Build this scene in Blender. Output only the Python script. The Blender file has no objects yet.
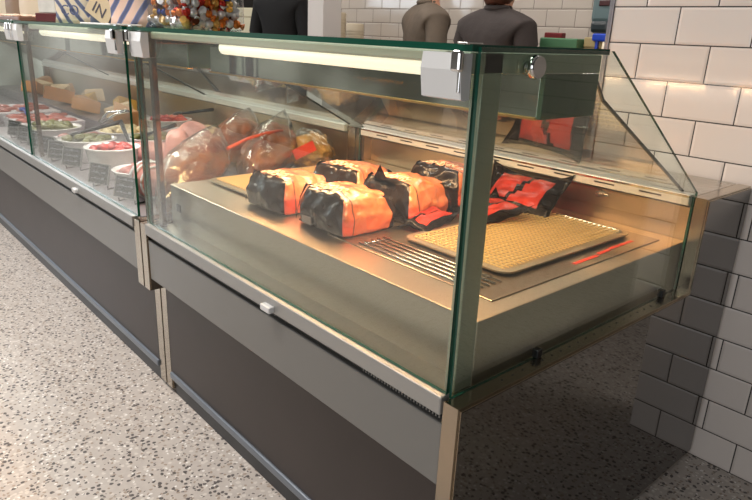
import bpy, bmesh, math, random
from mathutils import Vector, Matrix, noise
from mathutils.bvhtree import BVHTree
random.seed(7)
C = bpy.context.scene.collection
SC = bpy.context.scene

# ------------------------------------------------------------------ materials
def lin(c):
    return tuple(((v/255)/12.92 if v/255 <= .04045 else ((v/255+.055)/1.055)**2.4) for v in c)
def newmat(name):
    m = bpy.data.materials.new(name); m.use_nodes = True
    nt = m.node_tree; nt.nodes.clear()
    out = nt.nodes.new('ShaderNodeOutputMaterial')
    return m, nt, out
def N(nt, t, **kw):
    n = nt.nodes.new(t)
    for k, v in kw.items():
        if hasattr(n, k): setattr(n, k, v)
        else: n.inputs[k.replace('_', ' ')].default_value = v
    return n
def pbr(name, col, rough=.5, metal=0., bump=0., bscale=40., vary=0., vscale=8., stretch=None, ior=1.5, coat=0., emit=None, estr=0.):
    m, nt, out = newmat(name)
    b = N(nt, 'ShaderNodeBsdfPrincipled')
    L = lin(col)
    b.inputs['Base Color'].default_value = (*L, 1); b.inputs['Roughness'].default_value = rough
    b.inputs['Metallic'].default_value = metal; b.inputs['IOR'].default_value = ior
    b.inputs['Coat Weight'].default_value = coat; b.inputs['Coat Roughness'].default_value = .05
    if emit:
        b.inputs['Emission Color'].default_value = (*lin(emit), 1); b.inputs['Emission Strength'].default_value = estr
    nt.links.new(b.outputs[0], out.inputs[0])
    if bump or vary:
        tc = N(nt, 'ShaderNodeTexCoord'); mp = N(nt, 'ShaderNodeMapping')
        nt.links.new(tc.outputs['Object'], mp.inputs[0])
        if stretch: mp.inputs['Scale'].default_value = stretch
    if vary:
        n = N(nt, 'ShaderNodeTexNoise'); n.inputs['Scale'].default_value = vscale; n.inputs['Detail'].default_value = 4
        nt.links.new(mp.outputs[0], n.inputs['Vector'])
        r = N(nt, 'ShaderNodeValToRGB')
        r.color_ramp.elements[0].position = .3; r.color_ramp.elements[1].position = .7
        r.color_ramp.elements[0].color = (*[max(0, x*(1-vary)) for x in L], 1)
        r.color_ramp.elements[1].color = (*[min(1, x*(1+vary)) for x in L], 1)
        nt.links.new(n.outputs['Fac'], r.inputs[0]); nt.links.new(r.outputs[0], b.inputs['Base Color'])
    if bump:
        n = N(nt, 'ShaderNodeTexNoise'); n.inputs['Scale'].default_value = bscale; n.inputs['Detail'].default_value = 3
        nt.links.new(mp.outputs[0], n.inputs['Vector'])
        bp = N(nt, 'ShaderNodeBump'); bp.inputs['Strength'].default_value = bump; bp.inputs['Distance'].default_value = .01
        nt.links.new(n.outputs['Fac'], bp.inputs['Height']); nt.links.new(bp.outputs[0], b.inputs['Normal'])
    return m
def steel(name, col, rough, streak=(1, 60, 60), amp=.12):
    m, nt, out = newmat(name)
    b = N(nt, 'ShaderNodeBsdfPrincipled'); b.inputs['Base Color'].default_value = (*lin(col), 1); b.inputs['Metallic'].default_value = 1
    tc = N(nt, 'ShaderNodeTexCoord'); mp = N(nt, 'ShaderNodeMapping'); mp.inputs['Scale'].default_value = streak
    n = N(nt, 'ShaderNodeTexNoise'); n.inputs['Scale'].default_value = 14; n.inputs['Detail'].default_value = 1
    mr = N(nt, 'ShaderNodeMapRange'); mr.inputs['To Min'].default_value = max(.02, rough-amp*.3); mr.inputs['To Max'].default_value = rough+amp*.3
    nt.links.new(tc.outputs['Object'], mp.inputs[0]); nt.links.new(mp.outputs[0], n.inputs['Vector'])
    nt.links.new(n.outputs['Fac'], mr.inputs['Value']); nt.links.new(mr.outputs[0], b.inputs['Roughness'])
    b.inputs['Anisotropic'].default_value = .4
    nt.links.new(b.outputs[0], out.inputs[0]); return m
def glass(name, tint=(.96, .98, .965), rough=.0, boost=1., bump=0., bscale=30.):
    """thin architectural glass: straight-through transmission plus a fresnel reflection"""
    m, nt, out = newmat(name)
    g = N(nt, 'ShaderNodeNewGeometry')
    mr = N(nt, 'ShaderNodeMapRange'); mr.inputs['To Min'].default_value = 1.5; mr.inputs['To Max'].default_value = 1/1.5
    nt.links.new(g.outputs['Backfacing'], mr.inputs['Value'])
    f = N(nt, 'ShaderNodeFresnel'); nt.links.new(mr.outputs[0], f.inputs['IOR'])
    t = N(nt, 'ShaderNodeBsdfTransparent'); t.inputs[0].default_value = (*tint, 1)
    gl = N(nt, 'ShaderNodeBsdfGlossy'); gl.inputs['Roughness'].default_value = rough; gl.inputs[0].default_value = (1, 1, 1, 1)
    mu = N(nt, 'ShaderNodeMath'); mu.operation = 'MULTIPLY'; mu.inputs[1].default_value = boost; mu.use_clamp = True
    nt.links.new(f.outputs[0], mu.inputs[0])
    mx = N(nt, 'ShaderNodeMixShader'); nt.links.new(mu.outputs[0], mx.inputs[0])
    nt.links.new(t.outputs[0], mx.inputs[1]); nt.links.new(gl.outputs[0], mx.inputs[2])
    if bump:
        tc = N(nt, 'ShaderNodeTexCoord'); n = N(nt, 'ShaderNodeTexNoise'); n.inputs['Scale'].default_value = bscale; n.inputs['Detail'].default_value = 3
        nt.links.new(tc.outputs['Object'], n.inputs['Vector'])
        bp = N(nt, 'ShaderNodeBump'); bp.inputs['Strength'].default_value = bump; bp.inputs['Distance'].default_value = .01
        nt.links.new(n.outputs['Fac'], bp.inputs['Height'])
        nt.links.new(bp.outputs[0], gl.inputs['Normal']); nt.links.new(bp.outputs[0], f.inputs['Normal'])
    nt.links.new(mx.outputs[0], out.inputs[0]); return m

M = {}
M['steel'] = steel('brushed_steel', (200, 195, 186), .27, (1, 60, 60), .05)
M['steel_v'] = steel('brushed_steel_upright', (168, 158, 143), .20, (60, 60, 1), .05)
M['deck'] = steel('deck_steel', (206, 190, 168), .30, (1, 30, 1), .05)
M['deckface'] = steel('deck_front_steel', (176, 170, 156), .30, (1, 50, 50), .05)
M['chrome'] = pbr('chrome', (215, 215, 215), .08, 1.)
M['mirror'] = pbr('polished_canopy_steel', (150, 150, 138), .06, 1., bump=.05, bscale=6)
M['alu'] = pbr('satin_aluminium', (160, 160, 158), .42, .55)
M['gray'] = pbr('gray_fascia', (110, 109, 106), .38, .0, coat=.15)
M['brown'] = pbr('dark_brown_panel', (47, 38, 36), .42, vary=.12, vscale=5)
M['kick'] = pbr('black_plinth', (34, 38, 44), .4)
M['trim'] = pbr('plinth_trim', (120, 128, 138), .35, .5)
M['clad'] = pbr('dark_gloss_cladding', (44, 38, 32), .03, .0, ior=2.1)
M['capgreen'] = pbr('dark_green_cap', (60, 84, 60), .4)
M['framegray'] = pbr('frame_metal', (152, 158, 140), .34, .3)
M['bronze'] = steel('bronze_post', (112, 96, 82), .22, (60, 60, 1), .06)
M['white'] = pbr('white_plastic', (214, 214, 214), .4)
M['black'] = pbr('black_plastic', (22, 23, 26), .35)
M['glass'] = glass('clear_glass')
M['glassend'] = glass('end_glass', (.93, .97, .94))
M['glassdoor'] = glass('rear_door_glass', (.92, .92, .90), 0.03, 1.6)
M['glassedge'] = pbr('green_glass_edge', (16, 74, 58), .12, ior=1.5)
M['slab'] = glass('shelf_glass', (.80, .90, .85))
M['darkedge'] = pbr('dark_glass_edge', (40, 42, 38), .2)
M['film'] = glass('plastic_film', (.93, .91, .88), .12, 1.8, bump=.6, bscale=26)
M['clearbox'] = glass('clear_box', (.93, .94, .95), .04, 2.2)
M['lamp'] = pbr('lamp_tube', (245, 240, 220), .4, emit=(255, 246, 220), estr=.85)
M['quartz'] = pbr('heat_tube', (255, 150, 60), .4, emit=(255, 150, 60), estr=14.)
M['blackfilm'] = pbr('black_bag_film', (38, 29, 27), .16, bump=.5, bscale=18, coat=.4)
M['redfilm'] = pbr('red_bag_film', (206, 66, 50), .2, bump=.5, bscale=24, vary=.25, vscale=10)
M['ceramic'] = pbr('white_ceramic', (228, 224, 222), .25, coat=.3)
M['traywhite'] = pbr('white_tray', (228, 222, 226), .3)
M['ham'] = pbr('roast_ham', (150, 84, 48), .35, bump=.6, bscale=30, vary=.5, vscale=14, coat=.3)
M['pink'] = pbr('pink_meat', (208, 146, 138), .4, bump=.4, bscale=30, vary=.18, vscale=14)
M['chips'] = pbr('golden_chips', (205, 150, 70), .45, bump=1, bscale=40, vary=.35, vscale=25)
M['orangetape'] = pbr('orange_tape', (240, 88, 40), .4)
M['redmark'] = pbr('red_marking', (236, 60, 30), .4)
M['card'] = pbr('slate_card', (44, 48, 52), .5, vary=.1)
M['chalk'] = pbr('chalk_strokes', (140, 146, 150), .7)
def simple(n, c, r=.5, **k):
    if n not in M: M[n] = pbr(n, c, r, **k)
    return M[n]

def crumple(nt, b, mp, scale, strength):
    n = N(nt, 'ShaderNodeTexNoise'); n.inputs['Scale'].default_value = scale*.6; nt.links.new(mp.outputs[0], n.inputs['Vector'])
    vm = N(nt, 'ShaderNodeVectorMath'); vm.operation = 'MULTIPLY_ADD'; vm.inputs[1].default_value = (.06, .06, .06); nt.links.new(n.outputs['Color'], vm.inputs[0]); nt.links.new(mp.outputs[0], vm.inputs[2])
    v = N(nt, 'ShaderNodeTexVoronoi'); v.inputs['Scale'].default_value = scale; nt.links.new(vm.outputs[0], v.inputs['Vector'])
    v2 = N(nt, 'ShaderNodeTexVoronoi'); v2.inputs['Scale'].default_value = scale*2.3; nt.links.new(vm.outputs[0], v2.inputs['Vector'])
    ad = N(nt, 'ShaderNodeMath'); ad.operation = 'MULTIPLY_ADD'; ad.inputs[1].default_value = .4; nt.links.new(v2.outputs['Distance'], ad.inputs[0]); nt.links.new(v.outputs['Distance'], ad.inputs[2])
    bp = N(nt, 'ShaderNodeBump'); bp.inputs['Strength'].default_value = strength; bp.inputs['Distance'].default_value = .016
    nt.links.new(ad.outputs[0], bp.inputs['Height']); nt.links.new(bp.outputs[0], b.inputs['Normal'])
def crumpled(name, col, rough, scale=15, strength=.6):
    m, nt, out = newmat(name); b = N(nt, 'ShaderNodeBsdfPrincipled'); b.inputs['Base Color'].default_value = (*lin(col), 1); b.inputs['Roughness'].default_value = rough; b.inputs['Specular IOR Level'].default_value = .3
    tc = N(nt, 'ShaderNodeTexCoord'); mp = N(nt, 'ShaderNodeMapping'); nt.links.new(tc.outputs['Object'], mp.inputs[0]); crumple(nt, b, mp, scale, strength)
    nt.links.new(b.outputs[0], out.inputs[0]); return m
def print_mat(name, seed):
    """printed bag film: orange on the top, redder and fringed low on the side (pattern fixed to the bag)"""
    m, nt, out = newmat(name)
    b = N(nt, 'ShaderNodeBsdfPrincipled'); b.inputs['Roughness'].default_value = .3; b.inputs['Coat Weight'].default_value = .8; b.inputs['Coat Roughness'].default_value = .12
    tc = N(nt, 'ShaderNodeTexCoord'); mp = N(nt, 'ShaderNodeMapping'); mp.inputs['Location'].default_value = (seed, seed*2, 0)
    nt.links.new(tc.outputs['Object'], mp.inputs[0])
    n = N(nt, 'ShaderNodeTexNoise'); n.inputs['Scale'].default_value = 22; n.inputs['Detail'].default_value = 6; n.inputs['Distortion'].default_value = .6
    nt.links.new(mp.outputs[0], n.inputs['Vector'])
    r = N(nt, 'ShaderNodeValToRGB'); e = r.color_ramp.elements
    e[0].position = .28; e[0].color = (*lin((128, 66, 40)), 1); e[1].position = .8; e[1].color = (*lin((232, 186, 138)), 1)
    x = e.new(.45); x.color = (*lin((196, 112, 72)), 1); x = e.new(.6); x.color = (*lin((216, 146, 98)), 1)
    nt.links.new(n.outputs['Fac'], r.inputs[0])
    # red lower band with a wavy fringe
    sp = N(nt, 'ShaderNodeSeparateXYZ'); nt.links.new(tc.outputs['Object'], sp.inputs[0])
    n2 = N(nt, 'ShaderNodeTexNoise'); n2.inputs['Scale'].default_value = 30
    mp2 = N(nt, 'ShaderNodeMapping'); mp2.inputs['Scale'].default_value = (1, 1, .1); nt.links.new(tc.outputs['Object'], mp2.inputs[0])
    nt.links.new(mp2.outputs[0], n2.inputs['Vector'])
    ma = N(nt, 'ShaderNodeMath'); ma.operation = 'MULTIPLY_ADD'; ma.inputs[1].default_value = -.07; nt.links.new(n2.outputs['Fac'], ma.inputs[0]); nt.links.new(sp.outputs['Z'], ma.inputs[2])
    ra = N(nt, 'ShaderNodeValToRGB'); ra.color_ramp.elements[0].position = 0; ra.color_ramp.elements[1].position = .02
    nt.links.new(ma.outputs[0], ra.inputs[0])
    mx = N(nt, 'ShaderNodeMix'); mx.data_type = 'RGBA'
    nt.links.new(ra.outputs[0], mx.inputs[0]); mx.inputs[6].default_value = (*lin((204, 84, 60)), 1); nt.links.new(r.outputs[0], mx.inputs[7])
    # dark stepped outline of the printed flap
    gx = N(nt, 'ShaderNodeMath'); gx.operation = 'GREATER_THAN'; gx.inputs[1].default_value = .035; nt.links.new(sp.outputs['X'], gx.inputs[0])
    st = N(nt, 'ShaderNodeMath'); st.operation = 'MULTIPLY_ADD'; st.inputs[1].default_value = -.055; st.inputs[2].default_value = .0; nt.links.new(gx.outputs[0], st.inputs[0])
    df = N(nt, 'ShaderNodeMath'); df.operation = 'SUBTRACT'; nt.links.new(sp.outputs['Y'], df.inputs[0]); nt.links.new(st.outputs[0], df.inputs[1])
    ab = N(nt, 'ShaderNodeMath'); ab.operation = 'ABSOLUTE'; nt.links.new(df.outputs[0], ab.inputs[0])
    l1 = N(nt, 'ShaderNodeMath'); l1.operation = 'LESS_THAN'; l1.inputs[1].default_value = .0022; nt.links.new(ab.outputs[0], l1.inputs[0])
    bk = N(nt, 'ShaderNodeMath'); bk.operation = 'GREATER_THAN'; bk.inputs[1].default_value = 0; nt.links.new(df.outputs[0], bk.inputs[0])
    b2 = N(nt, 'ShaderNodeMath'); b2.operation = 'MULTIPLY'; b2.inputs[1].default_value = .45; nt.links.new(bk.outputs[0], b2.inputs[0])
    m3 = N(nt, 'ShaderNodeMix'); m3.data_type = 'RGBA'; nt.links.new(b2.outputs[0], m3.inputs[0]); nt.links.new(mx.outputs[2], m3.inputs[6]); m3.inputs[7].default_value = (*lin((196, 110, 62)), 1)
    m4 = N(nt, 'ShaderNodeMix'); m4.data_type = 'RGBA'; nt.links.new(l1.outputs[0], m4.inputs[0]); nt.links.new(m3.outputs[2], m4.inputs[6]); m4.inputs[7].default_value = (*lin((96, 50, 34)), 1)
    mx = m4
    nt.links.new(mx.outputs[2], b.inputs['Base Color'])
    crumple(nt, b, mp, 16, .45)
    nt.links.new(b.outputs[0], out.inputs[0]); return m

def tile_mat(name, ax, off, bw, bh, tile, mortar, msize=.0036):
    m, nt, out = newmat(name)
    b = N(nt, 'ShaderNodeBsdfPrincipled'); b.inputs['Roughness'].default_value = .12; b.inputs['Coat Weight'].default_value = .3; b.inputs['Coat Roughness'].default_value = .04
    g = N(nt, 'ShaderNodeNewGeometry'); sp = N(nt, 'ShaderNodeSeparateXYZ'); cb = N(nt, 'ShaderNodeCombineXYZ')
    nt.links.new(g.outputs['Position'], sp.inputs[0]); nt.links.new(sp.outputs[ax], cb.inputs[0]); nt.links.new(sp.outputs['Z'], cb.inputs[1])
    mp = N(nt, 'ShaderNodeMapping'); mp.inputs['Location'].default_value = (*off, 0); nt.links.new(cb.outputs[0], mp.inputs[0])
    def brick(ms, sm):
        k = N(nt, 'ShaderNodeTexBrick'); k.offset = .5; k.offset_frequency = 2; k.squash = 1
        k.inputs['Scale'].default_value = 1; k.inputs['Brick Width'].default_value = bw; k.inputs['Row Height'].default_value = bh
        k.inputs['Mortar Size'].default_value = ms; k.inputs['Mortar Smooth'].default_value = sm; k.inputs['Bias'].default_value = 0
        nt.links.new(mp.outputs[0], k.inputs['Vector']); return k
    k = brick(msize/2, .05)
    L = lin(tile)
    k.inputs['Color1'].default_value = (*L, 1); k.inputs['Color2'].default_value = (*[x*.95 for x in L], 1); k.inputs['Mortar'].default_value = (*lin(mortar), 1)
    nt.links.new(k.outputs['Color'], b.inputs['Base Color'])
    k2 = brick(.009, 1.)
    n = N(nt, 'ShaderNodeTexNoise'); n.inputs['Scale'].default_value = 9; nt.links.new(g.outputs['Position'], n.inputs['Vector'])
    ma = N(nt, 'ShaderNodeMath'); ma.operation = 'MULTIPLY_ADD'; ma.inputs[1].default_value = -1
    m2 = N(nt, 'ShaderNodeMath'); m2.operation = 'MULTIPLY'; m2.inputs[1].default_value = .35; nt.links.new(n.outputs['Fac'], m2.inputs[0])
    nt.links.new(k2.outputs['Fac'], ma.inputs[0]); nt.links.new(m2.outputs[0], ma.inputs[2])
    bp = N(nt, 'ShaderNodeBump'); bp.inputs['Strength'].default_value = .5; bp.inputs['Distance'].default_value = .004
    nt.links.new(ma.outputs[0], bp.inputs['Height']); nt.links.new(bp.outputs[0], b.inputs['Normal'])
    mr = N(nt, 'ShaderNodeMapRange'); mr.inputs['To Min'].default_value = .1; mr.inputs['To Max'].default_value = .8
    nt.links.new(k.outputs['Fac'], mr.inputs['Value']); nt.links.new(mr.outputs[0], b.inputs['Roughness'])
    nt.links.new(b.outputs[0], out.inputs[0]); return m

def terrazzo():
    m, nt, out = newmat('terrazzo')
    b = N(nt, 'ShaderNodeBsdfPrincipled'); b.inputs['Roughness'].default_value = .34
    tc = N(nt, 'ShaderNodeNewGeometry')
    def chips(scale, seed, lo, keep, c, prev):
        mp = N(nt, 'ShaderNodeMapping'); mp.inputs['Location'].default_value = (seed, seed*.7, 0)
        nt.links.new(tc.outputs['Position'], mp.inputs[0])
        nz = N(nt, 'ShaderNodeTexNoise'); nz.inputs['Scale'].default_value = scale*.8; nt.links.new(mp.outputs[0], nz.inputs['Vector'])
        vm = N(nt, 'ShaderNodeVectorMath'); vm.operation = 'MULTIPLY_ADD'; vm.inputs[1].default_value = (.012, .012, 0)
        nt.links.new(nz.outputs['Color'], vm.inputs[0]); nt.links.new(mp.outputs[0], vm.inputs[2])
        v = N(nt, 'ShaderNodeTexVoronoi'); v.voronoi_dimensions = '2D'; v.inputs['Scale'].default_value = scale; v.inputs['Randomness'].default_value = 1
        nt.links.new(vm.outputs[0], v.inputs['Vector'])
        a = N(nt, 'ShaderNodeMath'); a.operation = 'LESS_THAN'; a.inputs[1].default_value = lo; nt.links.new(v.outputs['Distance'], a.inputs[0])
        s = N(nt, 'ShaderNodeSeparateColor'); nt.links.new(v.outputs['Color'], s.inputs[0])
        k = N(nt, 'ShaderNodeMath'); k.operation = 'LESS_THAN'; k.inputs[1].default_value = keep; nt.links.new(s.outputs[0], k.inputs[0])
        mu = N(nt, 'ShaderNodeMath'); mu.operation = 'MULTIPLY'; nt.links.new(a.outputs[0], mu.inputs[0]); nt.links.new(k.outputs[0], mu.inputs[1])
        mx = N(nt, 'ShaderNodeMix'); mx.data_type = 'RGBA'; nt.links.new(mu.outputs[0], mx.inputs[0])
        nt.links.new(prev, mx.inputs[6]); mx.inputs[7].default_value = (*lin(c), 1)
        return mx.outputs[2]
    n = N(nt, 'ShaderNodeTexNoise'); n.inputs['Scale'].default_value = 60; n.inputs['Detail'].default_value = 3; nt.links.new(tc.outputs['Position'], n.inputs['Vector'])
    r = N(nt, 'ShaderNodeValToRGB'); r.color_ramp.elements[0].color = (*lin((186, 177, 170)), 1); r.color_ramp.elements[1].color = (*lin((208, 199, 191)), 1)
    nt.links.new(n.outputs['Fac'], r.inputs[0])
    c = chips(70, 11, .40, .30, (216, 208, 200), r.outputs[0])
    c = chips(90, 3, .40, .18, (168, 152, 138), c)
    c = chips(64, 5, .33, .22, (92, 86, 84), c)
    c = chips(110, 8, .32, .14, (110, 102, 98), c)
    c = chips(80, 21, .28, .10, (238, 234, 230), c)
    nt.links.new(c, b.inputs['Base Color'])
    nt.links.new(b.outputs[0], out.inputs[0]); return m

M['blackfilm'] = crumpled('black_bag_film', (30, 22, 19), .22, 15, .5)

# ------------------------------------------------------------------ geometry helpers
def BM(): return bmesh.new()
def _new(bm, fn):
    old = set(bm.verts); of = set(bm.faces); fn()
    return [v for v in bm.verts if v not in old], [f for f in bm.faces if f not in of]
def box(bm, x0, x1, y0, y1, z0, z1, bev=0., mi=0, mat=None):
    r = bmesh.ops.create_cube(bm, size=1)
    vs = r['verts']
    for v in vs: v.co = Vector(((x0+x1)/2+v.co.x*(x1-x0), (y0+y1)/2+v.co.y*(y1-y0), (z0+z1)/2+v.co.z*(z1-z0)))
    if mat: bmesh.ops.transform(bm, matrix=mat, verts=vs)
    fs = set(f for v in vs for f in v.link_faces)
    if bev:
        es = list(set(e for v in vs for e in v.link_edges))
        rr = bmesh.ops.bevel(bm, geom=es, offset=bev, segments=2, affect='EDGES', profile=.5)
        fs = set(rr['faces']) | set(f for f in fs if f.is_valid)
    for f in fs:
        if f.is_valid: f.material_index = mi
    return fs
def prism(bm, pts, axis, a, b, mi=0, mi_side=None):
    """2-D polygon extruded along an axis; for 'x' pts are (y,z), 'y' (x,z), 'z' (x,y)"""
    def co(p, t): return {'x': (t, p[0], p[1]), 'y': (p[0], t, p[1]), 'z': (p[0], p[1], t)}[axis]
    A = [bm.verts.new(co(p, a)) for p in pts]; B = [bm.verts.new(co(p, b)) for p in pts]
    n = len(pts); fs = [bm.faces.new(A), bm.faces.new(B[::-1])]
    for f in fs: f.material_index = mi
    for i in range(n):
        f = bm.faces.new((A[i], B[i], B[(i+1) % n], A[(i+1) % n])); f.material_index = mi if mi_side is None else mi_side
    bmesh.ops.recalc_face_normals(bm, faces=bm.faces[:])
def cyl(bm, p0, p1, r0, r1=None, seg=16, mi=0):
    p0, p1 = Vector(p0), Vector(p1); d = p1-p0; r1 = r0 if r1 is None else r1
    mat = Matrix.Translation((p0+p1)/2) @ d.to_track_quat('Z', 'Y').to_matrix().to_4x4()
    r = bmesh.ops.create_cone(bm, cap_ends=True, segments=seg, radius1=r0, radius2=r1, depth=d.length, matrix=mat)
    for f in set(f for v in r['verts'] for f in v.link_faces): f.material_index = mi; f.smooth = len(f.verts) == 4
def tube(bm, pts, r, seg=8, mi=0):
    pts = [Vector(p) for p in pts]; rings = []
    for i, p in enumerate(pts):
        d = (pts[min(i+1, len(pts)-1)]-pts[max(i-1, 0)]).normalized()
        q = d.to_track_quat('Z', 'Y'); rr = r[i] if isinstance(r, (list, tuple)) else r
        rings.append([bm.verts.new(p+q @ Vector((math.cos(t*2*math.pi/seg)*rr, math.sin(t*2*math.pi/seg)*rr, 0))) for t in range(seg)])
    for a, b in zip(rings, rings[1:]):
        for t in range(seg):
            f = bm.faces.new((a[t], a[(t+1) % seg], b[(t+1) % seg], b[t])); f.smooth = True; f.material_index = mi
    for cap in (rings[0][::-1], rings[-1]): bm.faces.new(cap).material_index = mi
def lathe(bm, prof, seg=40, cx=0, cy=0, mi=0):
    rings = []
    for r, z in prof:
        rings.append([bm.verts.new((cx+r*math.cos(t*2*math.pi/seg), cy+r*math.sin(t*2*math.pi/seg), z)) for t in range(seg)])
    for a, b in zip(rings, rings[1:]):
        for t in range(seg):
            f = bm.faces.new((a[t], a[(t+1) % seg], b[(t+1) % seg], b[t])); f.smooth = True; f.material_index = mi
    bm.faces.new(rings[0][::-1]).material_index = mi; bm.faces.new(rings[-1]).material_index = mi
def blob(bm, c, s, seed=0, amp=.1, fr=6, rot=None, sub=4, mi=0):
    r = bmesh.ops.create_icosphere(bm, subdivisions=sub, radius=1)
    R = rot or Matrix.Identity(3)
    for v in r['verts']:
        d = v.co.copy(); k = 1+amp*noise.noise(d*fr*.35+Vector((seed*3.1, seed*1.7, 0)))+amp*.4*noise.noise(d*fr+Vector((seed, 0, 5)))
        v.co = Vector(c)+R @ Vector((d.x*s[0]*k, d.y*s[1]*k, d.z*s[2]*k))
        for f in v.link_faces: f.smooth = True; f.material_index = mi
def world_m(o):
    m = o.matrix_basis.copy()
    while o.parent: o = o.parent; m = o.matrix_basis @ m
    return m
def obj(name, bm, mats, parent=None, local=False, smooth=False):
    me = bpy.data.meshes.new(name)
    if not isinstance(mats, (list, tuple)): mats = [mats]
    for k in mats: me.materials.append(M[k] if isinstance(k, str) else k)
    if parent and not local: bmesh.ops.transform(bm, matrix=world_m(parent).inverted(), verts=bm.verts[:])
    if smooth:
        for f in bm.faces: f.smooth = True
    bm.normal_update(); bm.to_mesh(me); bm.free()
    o = bpy.data.objects.new(name, me); C.objects.link(o)
    if parent: o.parent = parent
    return o
def tag(o, label, cat, group=None):
    o['label'] = label; o['category'] = cat
    if group: o['group'] = group
    return o
def thing(name, label, cat, loc=(0, 0, 0), rz=0, group=None):
    o = bpy.data.objects.new(name, None); C.objects.link(o); o.location = loc; o.rotation_euler = (0, 0, rz); o.empty_display_size = .05
    o.matrix_basis = Matrix.Translation(loc) @ Matrix.Rotation(rz, 4, 'Z')
    return tag(o, label, cat, group)
def struct(name, bm, mats):
    o = obj(name, bm, mats); o['kind'] = 'structure'; return o
def dup(root, loc, rz, label, group=None):
    r = root.copy(); C.objects.link(r); r.matrix_basis = Matrix.Translation(loc) @ Matrix.Rotation(rz, 4, 'Z'); r['label'] = label
    if group: r['group'] = group
    for ch in list(root.children):
        c = ch.copy(); C.objects.link(c); c.parent = r
        for g in ch.children:
            d = g.copy(); C.objects.link(d); d.parent = c
    return r
def text_mesh(s, size, depth=.0006):
    cu = bpy.data.curves.new('t', 'FONT'); cu.body = s; cu.size = size; cu.extrude = depth; cu.align_x = 'CENTER'
    o = bpy.data.objects.new('t', cu); C.objects.link(o)
    dg = bpy.context.evaluated_depsgraph_get(); me = bpy.data.meshes.new_from_object(o.evaluated_get(dg))
    bm = BM(); bm.from_mesh(me); bpy.data.objects.remove(o); bpy.data.meshes.remove(me); return bm

# ------------------------------------------------------------------ setting
H = .102; W = .2032; WY = 1.1734
bm = BM(); box(bm, -8, 2.6, -3.2, 3.0, -.1, 0); struct('floor', bm, terrazzo())
tm = tile_mat('white_metro_tile', 'X', (-(-.2902)-W/2, -(.1028-H)), W, H, (226, 216, 208), (62, 56, 52))
# partition of tiles beside the counter
bm = BM(); box(bm, -.494, .206, WY, WY+.14, 0, 3.0); struct('wall_right', bm, tm)
bm = BM(); box(bm, -.507, -.493, WY-.006, WY+.145, 0, 3.0, .002); struct('trim_1', bm, pbr('corner_trim', (150, 146, 150), .35, .7))
tm2 = tile_mat('kitchen_metro_tile', 'X', (.03, .02), W, H, (196, 186, 176), (116, 106, 98), .004)
bm = BM(); box(bm, -8, 2.6, 2.8, 2.9, 0, 3.0); struct('wall_back', bm, tm2)
bm = BM(); box(bm, -2.86, -2.70, 1.72, 1.86, 0, 3.0, .004); struct('pillar', bm, pbr('pillar_paint', (206, 200, 196), .5))

# ------------------------------------------------------------------ counters
def profile(zb, y0=0.):   # side outline of a counter end panel, (y,z)
    return [(0, .40), (0, .6215), (.883, .6215), (.883, .868), (1.165, .868), (1.165, zb), (.052, zb), (.052, .40)]
def inset(pts, d):
    c = []
    n = len(pts)
    for i in range(n):
        p, a, b = Vector(pts[i]), Vector(pts[i-1]), Vector(pts[(i+1) % n])
        u, v = (p-a).normalized(), (b-p).normalized()
        nu, nv = Vector((u.y, -u.x)), Vector((v.y, -v.x))
        k = (nu+nv)
        k = k/(1+nu.dot(nv)) if 1+nu.dot(nv) > 1e-3 else nu
        c.append(tuple(p+k*d))
    return c
def end_panel(parent, x0, x1, clad=None):
    bm = BM(); prism(bm, profile(.02), 'x', x0, x1)
    bmesh.ops.bevel(bm, geom=[e for e in bm.edges if abs(e.verts[0].co.x-e.verts[1].co.x) < 1e-6 and max(v.co.z for v in e.verts) > .1], offset=.004, segments=2, affect='EDGES')
    o = obj('end_panel', bm, 'steel_v', parent)
    if clad:
        bm = BM(); prism(bm, inset(profile(.02), .006), 'x', clad, clad+.0012 if clad >= x1-1e-4 else clad-.0012)
        c = obj('cladding', bm, 'clad', o); c['label'] = 'dark glossy cladding on the outer face'
    return o

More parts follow.
